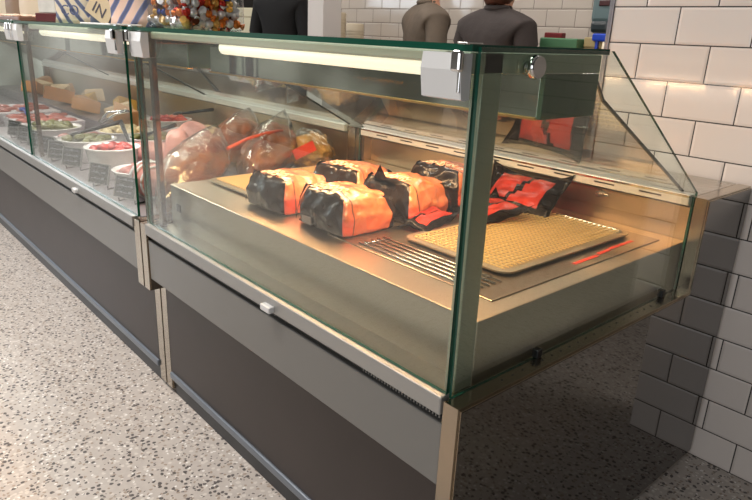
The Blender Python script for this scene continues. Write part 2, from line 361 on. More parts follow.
def counter(name, label, cat, X0, X1, joints, mod):
    """glass fronted counter between end panels, X0 left .. X1 right (outer faces); joints = x of every pane joint"""
    r = thing(name, label, cat, ((X0+X1)/2, .6, 0))
    pw = .042 if mod == 1 else .052
    end_panel(r, X1-pw, X1-.0013 if mod == 1 else X1, X1-.0013 if mod == 1 else None)
    end_panel(r, X0, X0+.047)
    a, b = X0+.047, X1-pw
    bm = BM(); box(bm, a, b, .004, .03, .443, .572, .002); obj('fascia_panel', bm, 'gray', r)
    bm = BM(); box(bm, a, b, .052, .07, .09, .443); obj('lower_panel', bm, 'brown', r)
    bm = BM(); box(bm, a, b, .062, .10, 0, .092); pl = obj('plinth', bm, 'kick', r)
    bm = BM(); box(bm, a, b, .044, .064, .066, .090, .004); obj('plinth_trim', bm, 'trim', pl)
    # front rail with its vent comb
    bm = BM(); box(bm, a, b, -.004, .020, .592, .628, .003); fr = obj('front_rail', bm, 'alu', r)
    bm = BM()
    box(bm, a, b, .012, .03, .576, .592, mi=0)
    xx = b-.01
    while xx > max(a, b-.22):
        box(bm, xx-.003, xx, .009, .012, .577, .591, mi=1); xx -= .008
    obj('vent_comb', bm, ['black', 'gray'], fr)
    for cx in ([-.588] if mod == 1 else [-1.953]):
        bm = BM(); box(bm, cx-.020, cx+.020, -.018, .002, .594, .610, .003); c = obj('rail_clip', bm, 'white', fr)
    # inner floor, upstand and rear
    bm = BM(); box(bm, a, b, .018, .92, .585, .615); obj('sill_plate', bm, 'deckface', r)
    bm = BM(); box(bm, a, b, .925, .96, .02, .83); bp = obj('back_panel', bm, pbr('rear_steel_%d' % mod, (200, 182, 158), .3, 1.), r)
    if mod == 1:
        bm = BM(); cyl(bm, (-.31, .925, .815), (-.31, .915, .815), .011); box(bm, -.312, -.28, .912, .918, .812, .819, .001); obj('latch', bm, 'steel', bp)
    bm = BM(); box(bm, a, b, .880, 1.165, .845, .868, .002); obj('worktop', bm, 'steel', r)
    bm = BM(); box(bm, a, b, .866, .895, .846, .874, .003); rr = obj('door_rail', bm, pbr('door_rail_%d' % mod, (222, 220, 214), .28, .35), r)
    if mod == 1:
        for k in range(9):
            bm = BM(); xx = b-.10-k*.13; box(bm, xx-.03, xx+.03, .865, .868, .857, .861); obj('rail_slot', bm, 'black', rr)
        bm = BM(); box(bm, a, b, .864, .870, .866, .872, .001); obj('rail_strip', bm, 'chrome', rr)
    # deck
    if mod == 1:
        bm = BM(); fs = box(bm, a, -.050, .087, .92, .60, .744, .003)
        for f in bm.faces:
            f.material_index = 0 if f.normal.z > .5 else 1
        dk = obj('raised_deck', bm, ['deck', 'deckface'], r)
        bm = BM(); box(bm, -.61, -.092, .178, .86, .744, .7465, .0012)
        hp = obj('hot_plate', bm, pbr('hot_plate', (150, 134, 116), .28, .9), dk)
        bm = BM()
        for (u, v, l) in ((-.118, .55, .10), (-.124, .64, .05), (-.128, .73, .11)):
            box(bm, u-.005, u+.005, v-l/2, v+l/2, .7465, .7472)
        obj('red_marking', bm, 'redmark', hp)
        bm = BM(); box(bm, a+.04, a+.07, .0862, .088, .665, .69, .0004); obj('deck_socket', bm, 'black', dk)
    else:
        bm = BM(); box(bm, a, b, .03, .92, .605, .622); box(bm, a, b, .52, .92, .622, .665); box(bm, a, -2.9, .50, .70, .622, .685); obj('deck', bm, simple('deli_deck', (150, 144, 148), .3, metal=.3), r)
    # top shelf slab, frames, glass
    edges = [X0+.02]+joints+[X1-(.042 if mod == 1 else .015)]
    for i, (p, q) in enumerate(zip(edges, edges[1:])):
        g = .010 if i else 0
        bm = BM(); fs = box(bm, p+g, q-(.010 if i < len(edges)-2 else 0), 0, .382, 1.199, 1.209, mi=0)
        for f in bm.faces: f.material_index = 0 if abs(f.normal.z) > .5 else 1
        o = obj('top_shelf', bm, ['slab', 'glassedge'], r); o['label'] = 'glass top shelf with green edge'
        # front pane
        pa, pb = (p+(.034 if i == 0 else .012)), q-(.001 if (i == len(edges)-2 and mod == 1) else .020)
        bm = BM(); box(bm, pa, pb, .010, .018, .629, 1.196)
        for f in bm.faces: f.material_index = 0 if abs(f.normal.y) > .5 else 1
        o = obj('front_glass', bm, ['glass', 'glassedge'], r)
        for xb, sgn in ((pa, 1), (pb, -1)):
            x0, x1 = sorted((xb+sgn*.006, xb+sgn*.088))
            bm = BM(); prism(bm, [(.010, 1.196), (-.010, 1.196), (-.014, 1.172), (-.008, 1.130), (-.002, 1.128), (.010, 1.130)], 'x', x0, x1); hb = obj('hinge_block', bm, 'white', r)
            bm = BM()
            x0, x1 = sorted((xb+sgn*.001, xb+sgn*.020))
            box(bm, x0, x1, -.010, .026, 1.2085, 1.2115, .001)
            box(bm, x0, x1, -.023, -.012, 1.170, 1.2, .004)
            box(bm, x0+.008, x0+.013, -.014, -.009, 1.140, 1.170, .001)
            obj('hinge_clamp', bm, 'chrome', hb)
        # portal frame near each pane end
        for xf in (([p+.045] if i == 0 else [p]) + ([q-.022] if (i == len(edges)-2) else [])):
            bm = BM()
            box(bm, xf-.012, xf+.012, .042, .088 if xf > -.5 else .058, .615, 1.198, .002)
            box(bm, xf-.012, xf+.012, .010, .375, 1.166, 1.198, .002)
            obj('portal_frame', bm, 'framegray' if xf > -.5 else 'bronze', r)
    # end glass
    def endglass(x):
        bm = BM(); prism(bm, [(.016, .6218), (.878, .6218), (.880, .868), (.893, .8685), (.893, .878), (.386, 1.206), (.012, 1.206)], 'x', x-.003, x+.003, 0, 1)
        o = obj('end_glass', bm, ['glassend', 'glassedge'], r)
        return o
    if mod == 1:
        eg = endglass(X1-.038)
        bm = BM(); cyl(bm, (-.050, .145, 1.178), (-.026, .145, 1.178), .009); cyl(bm, (-.0339, .145, 1.178), (-.024, .145, 1.178), .019, .017, 24); obj('glass_bolt', bm, 'chrome', eg)
        for yy in (.27, .80):
            bm = BM(); box(bm, -.045, -.030, yy-.008, yy+.008, .6215, .640, .002); obj('glass_clip', bm, 'black', eg)
        for k in range(22):
            bm = BM(); cyl(bm, (-.022, .14+k*.032, .6205), (-.022, .14+k*.032, .6222), .0022, seg=8); obj('vent_hole', bm, 'black', eg)
    endglass(X0+.028)
    # rear sliding doors: sloped panes with a dark end edge
    for i, (p, q) in enumerate(zip(edges, edges[1:])):
        prof = [(.386, 1.165), (.432, 1.116), (.886, .878), (.882, .873), (.428, 1.111), (.381, 1.163)]
        bm = BM(); prism(bm, prof, 'x', p+.04, q-.028, 0, None)
        dg = obj('rear_door', bm, 'glassdoor', r)
        bm = BM(); prism(bm, prof, 'x', q-.028, q-.024); obj('door_edge', bm, 'darkedge', dg)
        # mirror canopy carrying the lamps
        x0, x1 = p+(.09 if i == 0 else .04), q-.022
        bm = BM(); box(bm, x0, x1, .210, .376, 1.090, 1.163, .002); cn = obj('lamp_canopy', bm, 'mirror', r)
        bm = BM(); box(bm, x1, x1+.010, .208, .378, 1.089, 1.165, .001); obj('canopy_end_cap', bm, 'capgreen', cn)
        bm = BM(); box(bm, x0, x1, .206, .211, 1.087, 1.091); obj('canopy_lip', bm, pbr('canopy_lip_%d%d' % (mod, i), (206, 160, 100), .3, .9), cn)  # heat-lamp glow along the bottom edge is put into the lip colour
        # linear lamp under the shelf
        bm = BM(); box(bm, p+.05, q-.09, .045, .110, 1.178, 1.1975, .004); ln = obj('lamp_housing', bm, pbr('lamp_housing_%d%d' % (mod, i), (196, 190, 172), .4), r)
        bm = BM(); cyl(bm, (p+.45 if mod == 1 else p+.2, .062, 1.170), (q-.10, .062, 1.170), .015); obj('lamp_tube', bm, 'lamp', ln)
        if mod == 1:
            for xx in (-1.0, -.66, -.30):
                bm = BM(); cyl(bm, (xx-.11, .29, 1.083), (xx+.11, .29, 1.083), .006); obj('heat_tube', bm, 'quartz', cn)
    return r

counter('hot_food_counter', 'heated glass serving counter with raised steel deck beside the tiled wall', 'counter', -1.354, 0, [], 1)
counter('deli_counter', 'long refrigerated glass deli counter full of bowls, left of the heated counter', 'counter', -5.6, -1.356, [-4.0, -2.60], 2)

# ------------------------------------------------------------------ hot deck: trays, rack, chicken bags
ZD = .7465
def mesh_tray(name, label, x0, x1, y0, y1, z):
    t = thing(name, label, 'tray', ((x0+x1)/2, (y0+y1)/2, z))
    bm = BM(); w, d = (x1-x0)/2, (y1-y0)/2; rr = .035
    def rrect(a, b, r, zz):
        return [bm.verts.new((sx*(a-r)+r*math.cos(t0), sy*(b-r)+r*math.sin(t0), zz))
                for sx, sy, s in ((1, 1, 0), (-1, 1, 1), (-1, -1, 2), (1, -1, 3)) for t0 in [s*math.pi/2+k*math.pi/12 for k in range(7)]]
    loops = [rrect(w, d, rr, .006), rrect(w, d, rr, .010), rrect(w-.014, d-.014, rr-.01, .011), rrect(w-.020, d-.020, rr-.012, .002), rrect(w-.05, d-.05, .01, .002)]
    bot = [rrect(w, d, rr, .006), rrect(w-.018, d-.018, rr-.012, .0)]
    n = len(loops[0])
    for L in (loops, bot[::-1]):
        for a, b in zip(L, L[1:]):
            for i in range(n): bm.faces.new((a[i], a[(i+1) % n], b[(i+1) % n], b[i]))
    bm.faces.new(loops[-1]); bm.faces.new(bot[-1][::-1])
    bmesh.ops.remove_doubles(bm, verts=bm.verts[:], dist=1e-5); bmesh.ops.recalc_face_normals(bm, faces=bm.faces[:])
    obj('tray_pan', bm, pbr('pan_'+str(round(x0, 2)), (186, 172, 148), .3, .85), t, local=True)
    bm = BM(); s = .0145; r = .0013
    def wires(L, along, zz):
        v = -L[1]
        while v <= L[1]+1e-6:
            k = 0
            if along == 'x': box(bm, -L[0], L[0], v-r, v+r, zz-r, zz+r)
            else: box(bm, v-r, v+r, -L[0], L[0], zz-r, zz+r)
            v += s
    wires((w-.024, d-.024), 'x', .0105); wires((d-.024, w-.024), 'y', .0125)
    o = obj('wire_mesh', bm, pbr('mesh_'+name, (250, 226, 170), .3, .6), t, local=True); o['label'] = 'fine gold-toned wire mesh'
    return t
mesh_tray('mesh_tray', 'empty wire mesh tray on the right end of the hot deck', -.468, -.150, .295, .83, ZD)
mesh_tray('mesh_tray', 'wire mesh tray at the left end of the hot deck, behind the first chicken bag', -1.28, -.93, .20, .82, .744)
t = thing('wire_rack', 'wire rack of parallel steel rods lying in front of the empty mesh tray', 'rack', (-.32, .238, .7466))
for k in range(5):
    bm = BM(); yy = -.044+k*.019
    tube(bm, [(-.185, yy, .0022), (.178, yy, .0022)], .0021, 8); obj('rod', bm, 'steel', t, local=True)
for xx in (-.16, .15):
    bm = BM(); tube(bm, [(xx, -.048, .0058), (xx, .036, .0058)], .0014, 8); obj('cross_rod', bm, 'chrome', t, local=True)

def chicken_bag(label, loc, rz, size, seed, flap=0, bar=False):
    t = thing('chicken_bag', label, 'food bag', loc, rz, None)
    w, d, h = size
    bm = BM(); bmesh.ops.create_cube(bm, size=2)
    bmesh.ops.subdivide_edges(bm, edges=bm.edges[:], cuts=25, use_grid_fill=True)
    kinds = {}
    for f in bm.faces:
        n = f.normal
        c = f.calc_center_median()
        dark = abs(n.y) > .5 or n.z < -.5
        if abs(n.x) > .5: dark = c.y > .66
        if n.z > .5: dark = c.y > .88 or c.y < -.96
        f.material_index = 1 if dark else 0; f.smooth = True
    for v in bm.verts:
        p = v.co.copy(); x, y, z = p
        r = 1/max(1e-6, (abs(x)**10+abs(y)**12+abs(z)**10)**(1/10.))
        r = min(r, 1.0)
        ex = 1-.10*max(0, z)*(abs(x)**2)
        top = 1+.10*(1-x*x)*(1-.5*y*y)-.06*y if z > 0 else 1
        px = x*r*ex*(1-.07*max(0, z)); py = y*r*(1-.16*max(0, z)-.03*abs(z)); pz = z*r
        if abs(y) > .97: py *= 1+.05*(1-x*x)*(1-z*z)
        q = Vector((px*w/2, py*d/2, (pz+1)/2*h*(top if z > 0 else 1)))
        s = Vector((seed*5., seed*2.3, seed))
        k = abs(noise.noise(q*17+s)); k2 = noise.noise(q*42+s)
        nn = Vector((x*.6, y*.6, max(z, 0))).normalized() if p.length else p
        vd = noise.voronoi(q*19+s+Vector((k2, k, k2))*.5)[0]
        q -= nn*(.012*k-.003)*(1 if z > -.9 else 0); q += nn*(.002*k2+(.008*(vd[1]-vd[0])-.002)*(.4 if abs(y) > .97 and z < .6 else 1))
        q.z = max(q.z, 0)
        v.co = q
    bm.faces.ensure_lookup_table(); bm.normal_update()
    tree = BVHTree.FromBMesh(bm); sb = BM()
    for line in range(2):
        P = []
        for q in range(40):
            a = q/39; x = (-.30+.55*a)*w; y = -d*(.30-.11*line)+.012*math.sin(a*34+seed)*(1 if q % 3 else .5)
            hit = tree.ray_cast(Vector((x, y, .4)), Vector((0, 0, -1)))
            if hit[0]: P.append(hit[0]+Vector((0, 0, .0008)))
        tube(sb, P, .0011, 5)
    b = obj('bag_body', bm, [print_mat('chicken_print_%d' % seed, seed*.37), 'blackfilm'], t, local=True)
    lt = obj('script_lettering', sb, simple('pale_ink', (246, 224, 196), .4), b, local=True); lt['label'] = 'pale handwritten style lettering'
    # ridges where the dark ends are welded to the print
    for sy in (-1,):
        bm = BM(); P = []
        for k in range(25):
            a = math.pi*k/24
            x = -math.cos(a); zz = min(1, 1.35*math.sin(a)) ; zz = zz**.7
            jit = .006*noise.noise(Vector((k*.9, seed*3, sy)))
            P.append(Vector((x*w*.475*(1-.08*zz), sy*d*.478*(1-.15*zz)+jit, .01+zz*h*1.01+jit)))
        zc = lambda q: min(1, max(0, math.sin(math.pi*q/24)*2.2-.6))
        V0 = [bm.verts.new(p) for p in P]; V1 = []
        for k, p in enumerate(P):
            out = Vector((p.x*.6, sy*.10, max(.0, p.z-h*.4))).normalized()
            V1.append(bm.verts.new(p+out*(.0015+.006*zc(k)+.005*noise.noise(Vector((k*.7, seed, 2))))))
        for k in range(24): bm.faces.new((V0[k], V0[k+1], V1[k+1], V1[k])).smooth = True
        bmesh.ops.solidify(bm, geom=bm.faces[:], thickness=.0012)
        obj('seal_ridge', bm, 'blackfilm', t, local=True)
    if flap:
        bm = BM(); y0 = -d/2*.80
        pts = [(-w*.30, y0, h*.95), (w*.22, y0, h*.95), (w*.10, y0-.02, h*1.1), (-.02, y0-.01, h*1.1+flap), (-w*.18, y0-.015, h*1.08)]
        V = [bm.verts.new(p) for p in pts]; bm.faces.new((V[0], V[1], V[2], V[4])); bm.faces.new((V[4], V[2], V[3]))
        bmesh.ops.solidify(bm, geom=bm.faces[:], thickness=.002)
        obj('top_flap', bm, 'blackfilm', t, local=True)
    if bar:
        bm = BM(); yb = -d/2-.0035
        for k in range(9): box(bm, -w*.30+k*.0042, -w*.30+k*.0042+(.0016 if k % 2 else .0028), yb, yb+.012, h*.10, h*.30)
        obj('barcode', bm, simple('barcode_grey', (150, 140, 134)), t, local=True)
    return t
chicken_bag('roast chicken bag with dark end panel, leftmost at the front of the hot deck', (-.885, .262, .745), .04, (.19, .20, .088), 1)
chicken_bag('roast chicken bag with barcode on its dark end, at the front beside the wire rack', (-.645, .265, .745), .0, (.20, .185, .095), 2, bar=True)
chicken_bag('roast chicken bag tucked behind the two front bags', (-.885, .49, .745), .10, (.21, .19, .092), 3)
chicken_bag('large roast chicken bag with black pointed flap, right of the front bags', (-.645, .475, .745), .06, (.20, .185, .100), 4, flap=.035)
chicken_bag('roast chicken bag at the deck back, its black strip showing over the pile', (-.69, .70, .745), .15, (.20, .18, .105), 5)

def flat_bag(label, loc, rz, w, d, seed, tilt):
    t = thing('flat_bag', label, 'food bag', loc, rz)
    bm = BM(); nx, ny = 20, 16; G = []
    R = Matrix.Rotation(tilt, 3, 'X')
    for j in range(ny+1):
        row = []
        for i in range(nx+1):
            u, v = i/nx*2-1, j/ny*2-1
            hz = .020*(1-u**4)*(1-v**4)+.010*noise.noise(Vector((u*2+seed, v*2, seed)))
            cr = (abs(u)*abs(v))**3
            p = R @ Vector((u*w/2*(1+.12*cr), v*d/2*(1+.12*cr), .012+hz+.03*cr*(1 if v > 0 else -.2)))
            p.z = max(.001, p.z+math.sin(abs(tilt))*d/2); row.append(bm.verts.new(p))
        G.append(row)
    for j in range(ny):
        for i in range(nx):
            f = bm.faces.new((G[j][i], G[j][i+1], G[j+1][i+1], G[j+1][i])); f.smooth = True
            u, v = (i+.5)/nx*2-1, (j+.5)/ny*2-1
            f.material_index = 1 if (abs(u) > .72 or abs(v) > .78 or abs(u-v*.3) < .07) else 0
    bmesh.ops.solidify(bm, geom=bm.faces[:], thickness=.004)
    obj('bag_body', bm, ['redfilm', 'blackfilm'], t, local=True); return t
flat_bag('red and black empty chicken bag lying at the back right of the pile', (-.49, .80, .747), .10, .24, .15, 2, .55)
flat_bag('red and black chicken bag poking out behind the glass corner post', (-.475, .63, .747), -.35, .18, .16, 5, .12)
flat_bag('crumpled red and black bag end between the pile and the mesh tray', (-.51, .44, .747), .15, .09, .16, 9, .05)

# ------------------------------------------------------------------ deli counter goods
def ham(label, c, axis, L, R, seed, mat='ham', cat='ham'):
    a = Vector(axis).normalized(); rot = a.to_track_quat('X', 'Z').to_matrix()
    t = thing('roast_ham', label, cat, (c[0], c[1], .622))
    bm = BM(); blob(bm, c, (L/2, R, R), seed, .22, 5, rot)
    obj('meat', bm, mat, t)
    bm = BM()
    pts = []
    rnd = random.Random(seed)
    for k in range(26):
        th = k*2.4; ph = rnd.uniform(-1, 1); s = math.sqrt(1-ph*ph)
        pts.append(Vector(c)+rot @ Vector((ph*L/2*1.16, math.cos(th)*s*R*1.18, math.sin(th)*s*R*1.18)))
    for kk in (-.45, .1, .5): pts.append(Vector(c)+a*L*kk+Vector((0, 0, R*(1.22 if kk == .1 else 1.1))))
    pts.append(Vector(c)-a*L*.75+Vector((0, 0, -R*.9)))
    for p in pts: p.z = max(p.z, .624)
    for p in pts: bm.verts.new(p)
    bmesh.ops.convex_hull(bm, input=bm.verts[:])
    bmesh.ops.delete(bm, geom=[v for v in bm.verts if not v.link_faces], context='VERTS')
    bmesh.ops.subdivide_edges(bm, edges=bm.edges[:], cuts=2, use_grid_fill=True)
    for v in bm.verts: v.co += Vector((noise.noise(v.co*24), noise.noise(v.co*30+Vector((9, 0, 0))), noise.noise(v.co*30+Vector((0, 9, 0)))))*.006
    w = obj('clear_wrap', bm, 'film', t, smooth=True); w['label'] = 'clear plastic wrap'
    return t
h1 = ham('brown roast ham in clear wrap, next to the hot deck, nearest the front glass', (-1.56, .30, .735), (-.45, .55, .12), .42, .088, 3)
h2 = ham('brown roast ham in clear wrap with an orange strip, behind the front ham', (-1.60, .64, .750), (-.40, .5, .15), .42, .095, 8)
ham('wrapped joint of pink and brown ham farther left behind the front ham', (-1.90, .66, .755), (-.4, .5, .1), .34, .09, 12)
bm = BM(); rr = [(-1.43, .36, .815), (-1.47, .46, .835), (-1.52, .57, .842), (-1.60, .70, .835)]
tube(bm, rr, .006, 8); o = obj('orange_tape', bm, 'orangetape', h2)
t = thing('chip_packet', 'clear packet of golden crisps behind the wrapped hams near the hot deck', 'packet', (-1.55, .80, .665))
bm = BM(); blob(bm, (-1.55, .80, .745), (.11, .07, .075), 4, .35, 9); obj('crisps', bm, 'chips', t)
bm = BM(); blob(bm, (-1.55, .80, .752), (.125, .085, .088), 14, .18, 7); obj('clear_packet', bm, 'film', t)
bm = BM(); box(bm, -.05, .05, -.002, .002, -.02, .02, mat=Matrix.Translation((-1.46, .71, .775)) @ Matrix.Rotation(.5, 4, 'Z') @ Matrix.Rotation(-.5, 4, 'Y')); obj('red_print', bm, 'redmark', t)
for lab, c, s, rz in (('round pink cooked ham standing upright between the bowls and the wrapped hams', (-1.83, .36, .73), (.055, .055, .105), 0),
                      ('second pink ham joint leaning behind the upright pink one', (-2.02, .52, .745), (.09, .06, .08), .6),
                      ('long pink luncheon sausage lying behind the bowls', (-2.15, .40, .68), (.16, .05, .05), .5)):
    bm = BM(); blob(bm, (0, 0, 0), s, c[0]*9, .12, 5); o = obj('ham_joint', bm, 'pink')
    o.matrix_basis = Matrix.Translation(c) @ Matrix.Rotation(rz, 4, 'Z'); tag(o, lab, 'ham')
t = thing('rolled_roast', 'rolled meat roast tied with string, low beside the end glass', 'meat', (-1.62, .15, .622))
bm = BM(); blob(bm, (-1.62, .15, .69), (.085, .06, .064), 5, .1, 6); obj('meat', bm, 'pink', t)
for k in (-.05, -.017, .017, .05):
    bm = BM(); pts = []
    rr = math.sqrt(max(.05, 1-(k/.087)**2))
    for a in range(25): pts.append((-1.62+k, .15+math.cos(a*math.pi/12)*.064*rr, .69+math.sin(a*math.pi/12)*.068*rr))
    tube(bm, pts, .004, 6); obj('string', bm, 'white', t)

def bowl(label, x, y, z, r, h, content, cmat, seed, bumpy=.25):
    t = thing('bowl', label, 'bowl', (x, y, z))
    bm = BM(); lathe(bm, [(r*.62, 0), (r*.70, .004), (r*.86, h*.55), (r*.93, h*.93), (r, h*.96), (r, h), (r*.92, h), (r*.84, h*.6), (r*.60, .012)]); obj('dish', bm, 'ceramic', t, local=True)
    bm = BM(); rnd = random.Random(seed)
    for k in range(16):
        a = rnd.uniform(0, 6.28); q = r*.66*math.sqrt(rnd.random())
        blob(bm, (q*math.cos(a), q*math.sin(a), h*.86+rnd.uniform(0, .010)+.012*(1-q/r)), (r*rnd.uniform(.16, .34), r*rnd.uniform(.12, .2), r*.13), k+seed, .3, 6, Matrix.Rotation(a*2, 3, 'Z'), 2)
    bm2 = bm
    bmesh.ops.create_cone(bm2, cap_ends=True, segments=32, radius1=r*.84, radius2=r*.88, depth=h*.2, matrix=Matrix.Translation((0, 0, h*.78)))
    f = obj(content, bm2, cmat, t, local=True); f['kind'] = 'stuff'
    return t
redp = pbr('red_peppers', (176, 44, 34), .25, bump=.3, vary=.35, vscale=40)
olive = pbr('green_olives', (112, 112, 70), .3, vary=.3, vscale=50)
beige = pbr('pale_salad', (222, 204, 160), .5, vary=.2, vscale=50, bump=.6)
meatm = pbr('cured_meat', (168, 98, 88), .4, vary=.3, vscale=30)
bowl('white bowl heaped with red peppers near the front glass', -2.03, .17, .622, .108, .125, 'red_peppers', redp, 1)
bowl('white bowl of pinkish meat pieces beside the counter joint', -1.74, .17, .622, .105, .085, 'meat_pieces', meatm, 2)
bowl('white bowl of green olives with a black spoon near the front glass', -2.42, .20, .622, .125, .10, 'olives', olive, 3)
bowl('white bowl of green olives behind the red pepper bowl', -2.34, .47, .622, .12, .10, 'olives', olive, 4)
bowl('white bowl of pale salad behind the olive bowl', -2.72, .48, .622, .14, .08, 'salad', beige, 5)
bowl('white bowl of chopped red salad toward the back of the deli counter', -2.72, .72, .665, .12, .08, 'red_salad', redp, 6)
bowl('shallow white bowl with dark olives at the left of the middle post', -3.05, .22, .622, .15, .07, 'olives', olive, 7)
def spoon(label, p0, p1, mat):
    t = thing('serving_spoon', label, 'spoon', p0)
    p0, p1 = Vector(p0), Vector(p1); m = p0.lerp(p1, .35)
    bm = BM(); blob(bm, p0, (.032, .024, .012), 1, .05, 3, (p1-p0).to_track_quat('X', 'Z').to_matrix(), 3); obj('scoop', bm, mat, t)
    bm = BM(); tube(bm, [p0, m, p1], [.005, .007, .010], 10); obj('handle', bm, mat, t)
spoon('black serving spoon resting in the front olive bowl', (-2.46, .16, .735), (-2.33, .33, .80), 'black')
spoon('black serving spoon in the rear olive bowl', (-2.36, .43, .725), (-2.20, .52, .79), 'black')
spoon('black spatula standing behind the red pepper bowl', (-2.16, .30, .70), (-2.26, .30, .80), 'black')
spoon('black spoon lying by the cheeses', (-2.78, .80, .76), (-2.60, .94, .80), 'black')
spoon('blue handled spoon at the far left of the deli counter', (-3.75, .26, .70), (-3.30, .18, .72), simple('blue_handle', (40, 70, 160), .3))
t = thing('serving_tongs', 'pair of steel tongs standing open on the pale salad', 'tongs', (-2.82, .47, .70))
for s in (-1, 1):
    bm = BM(); tube(bm, [(-2.90+s*.02, .42, .715), (-2.85+s*.05, .47, .77), (-2.76+s*.01, .52, .79)], [.006, .006, .008], 8); obj('tong_arm', bm, 'chrome', t)
trays = [(-2.42, .76, .665, .30, .26), (-3.48, .30, .622, .38, .34), (-2.05, .74, .665, .30, .28), (-4.0, .30, .622, .45, .36), (-2.72, .27, .622, .17, .22), (-3.20, .50, .622, .0, .0)][:5]
for k, (x, y, z, w, d) in enumerate(trays):
    t = thing('serving_tray', ['white tray of pale salad behind the rear olive bowl', 'white tray with sliced meats left of the middle post', 'white tray of yellow salad at the back near the pink ham', 'white tray at the far left of the deli counter', 'small white tray of sliced meat right of the middle post'][k], 'tray', (x, y, z))
    w2 = w; bm = BM(); prism(bm, [(-w/2+.03, 0), (w/2-.03, 0), (w/2, .05), (w/2, .056), (-w/2, .056), (-w/2, .05)], 'y', -d/2, d/2); obj('pan', bm, 'traywhite', t, local=True)
    bm = BM(); rnd = random.Random(k)
    for j in range(22): blob(bm, (rnd.uniform(-w*.4, w*.4), rnd.uniform(-d*.4, d*.4), .058), (.04, .03, .014), j, .3, 6, Matrix.Rotation(j, 3, 'Z'), 2)
    o = obj('food', bm, [beige, meatm, pbr('yellow_salad', (214, 180, 90), .5, vary=.3, vscale=40), meatm, meatm][k], t, local=True); o['kind'] = 'stuff'
cc = {'tan': (190, 142, 92), 'cream': (226, 200, 160), 'yellow': (216, 172, 80), 'orange': (202, 136, 60)}
pos = ['nearest the counter joint', 'second from the counter joint', 'third from the counter joint', 'fourth from the counter joint', 'fifth from the counter joint', 'sixth from the counter joint', 'in the middle of the row', 'just left of the row middle', 'fourth from the far left', 'third from the far left', 'second from the far left', 'at the far left end']
for k in range(12):
    c = ['tan', 'cream', 'yellow', 'tan', 'yellow', 'cream', 'orange', 'cream', 'tan', 'orange', 'cream', 'tan'][k]
    x, y = -2.98-k*.185, .56+.075*(k % 3)
    bm = BM(); s = random.Random(k).uniform(.62, .8)
    prism(bm, [(-.13*s, 0), (.10*s, -.09*s), (.12*s, 0), (.10*s, .09*s)], 'z', 0, .11*s)
    bmesh.ops.bevel(bm, geom=bm.edges[:], offset=.004, segments=2, affect='EDGES')
    o = obj('cheese_wedge', bm, simple('cheese_'+c, cc[c], .45, vary=.15, coat=.3))
    o.matrix_basis = Matrix.Translation((x, y, .705)) @ Matrix.Rotation(k*1.3, 4, 'Z') @ Matrix.Rotation(.25*(-1)**k, 4, 'Y'); tag(o, '%s cheese wedge at the back of the deli counter, %s' % (c, pos[k]), 'cheese', 'cheese wedges at the back of the deli counter')
def price_tag(label, x, y, rz, first=[None]):
    if first[0]: return dup(first[0], (x, y, .622), rz, label, 'price tags along the front glass')
    t = thing('price_tag', label, 'price tag', (x, y, .622), rz, 'price tags along the front glass')
    T = Matrix.Translation((0, 0, .055)) @ Matrix.Rotation(-.25, 4, 'X')
    bm = BM(); box(bm, -.05, .05, -.002, .002, -.036, .036, .001, mat=T); cd = obj('card', bm, 'card', t, local=True)
    bm = BM()
    for a in ((-.053, -.050, -.039, .039), (.050, .053, -.039, .039), (-.053, .053, .036, .039), (-.053, .053, -.039, -.036)): box(bm, a[0], a[1], -.004, .004, a[2], a[3], mat=T)
    obj('frame', bm, 'alu', t, local=True)
    bm = BM(); rnd = random.Random(4)
    for k in range(3):
        x0 = -.04
        while x0 < .03:
            l = rnd.uniform(.004, .014); box(bm, x0, x0+l, -.0026, -.002, .024-k*.022, .024-k*.022+rnd.uniform(.002, .008), mat=T); x0 += l+.004
    obj('chalk_writing', bm, 'chalk', cd, local=True)
    bm = BM()
    for s in (-1, 1): tube(bm, [(s*.04, .0, .02), (s*.04, .0, .002), (s*.04, .045, .002)], .003, 6)
    obj('stand', bm, 'black', t, local=True)
    first[0] = t; return t
for lab, x, y, rz in (('price tag in front of the meat bowl, nearest the counter joint', -1.60, .055, .35), ('price tag in front of the red pepper bowl', -1.86, .055, .35),
                      ('price tag between the red pepper bowl and the front olive bowl', -2.24, .075, .45), ('price tag in front of the black spoon and front olive bowl', -2.42, .07, .5),
                      ('price tag left of the front olive bowl', -2.58, .07, .35), ('price tag just left of the middle post', -2.78, .07, .3),
                      ('second price tag left of the middle post', -2.96, .07, .3), ('price tag at the far left of the front glass', -3.15, .07, .3)):
    price_tag(lab, x, y, rz)

# ------------------------------------------------------------------ on top of the glass shelf
ZT = 1.209
X0, X1, Y0, Y1 = -1.335, -1.10, .06, .25
t = thing('candy_jar', 'clear square tub of foil wrapped chocolates on the glass shelf', 'tub', ((X0+X1)/2, (Y0+Y1)/2, ZT))
bm = BM(); box(bm, X0, X1, Y0, Y1, ZT, ZT+.22, .012); obj('tub_wall', bm, 'clearbox', t)
bm = BM(); box(bm, X0-.004, X1+.004, Y0-.004, Y1+.004, ZT+.221, ZT+.245, .008); obj('lid', bm, 'white', t)
def candy_mesh():
    bm = BM(); blob(bm, (0, 0, 0), (.0125, .0125, .0125), 3, .12, 5, None, 2)
    for s in (-1, 1):
        cyl(bm, (s*.010, 0, 0), (s*.022, 0, 0), .003, .010, 8)
    return bm
foils = {'orange': (226, 124, 44), 'silver': (232, 228, 226), 'gold': (222, 176, 90), 'red': (196, 44, 30), 'blue': (60, 80, 160), 'brown': (120, 60, 30)}
protos = {}
k = 0; cnt = 0
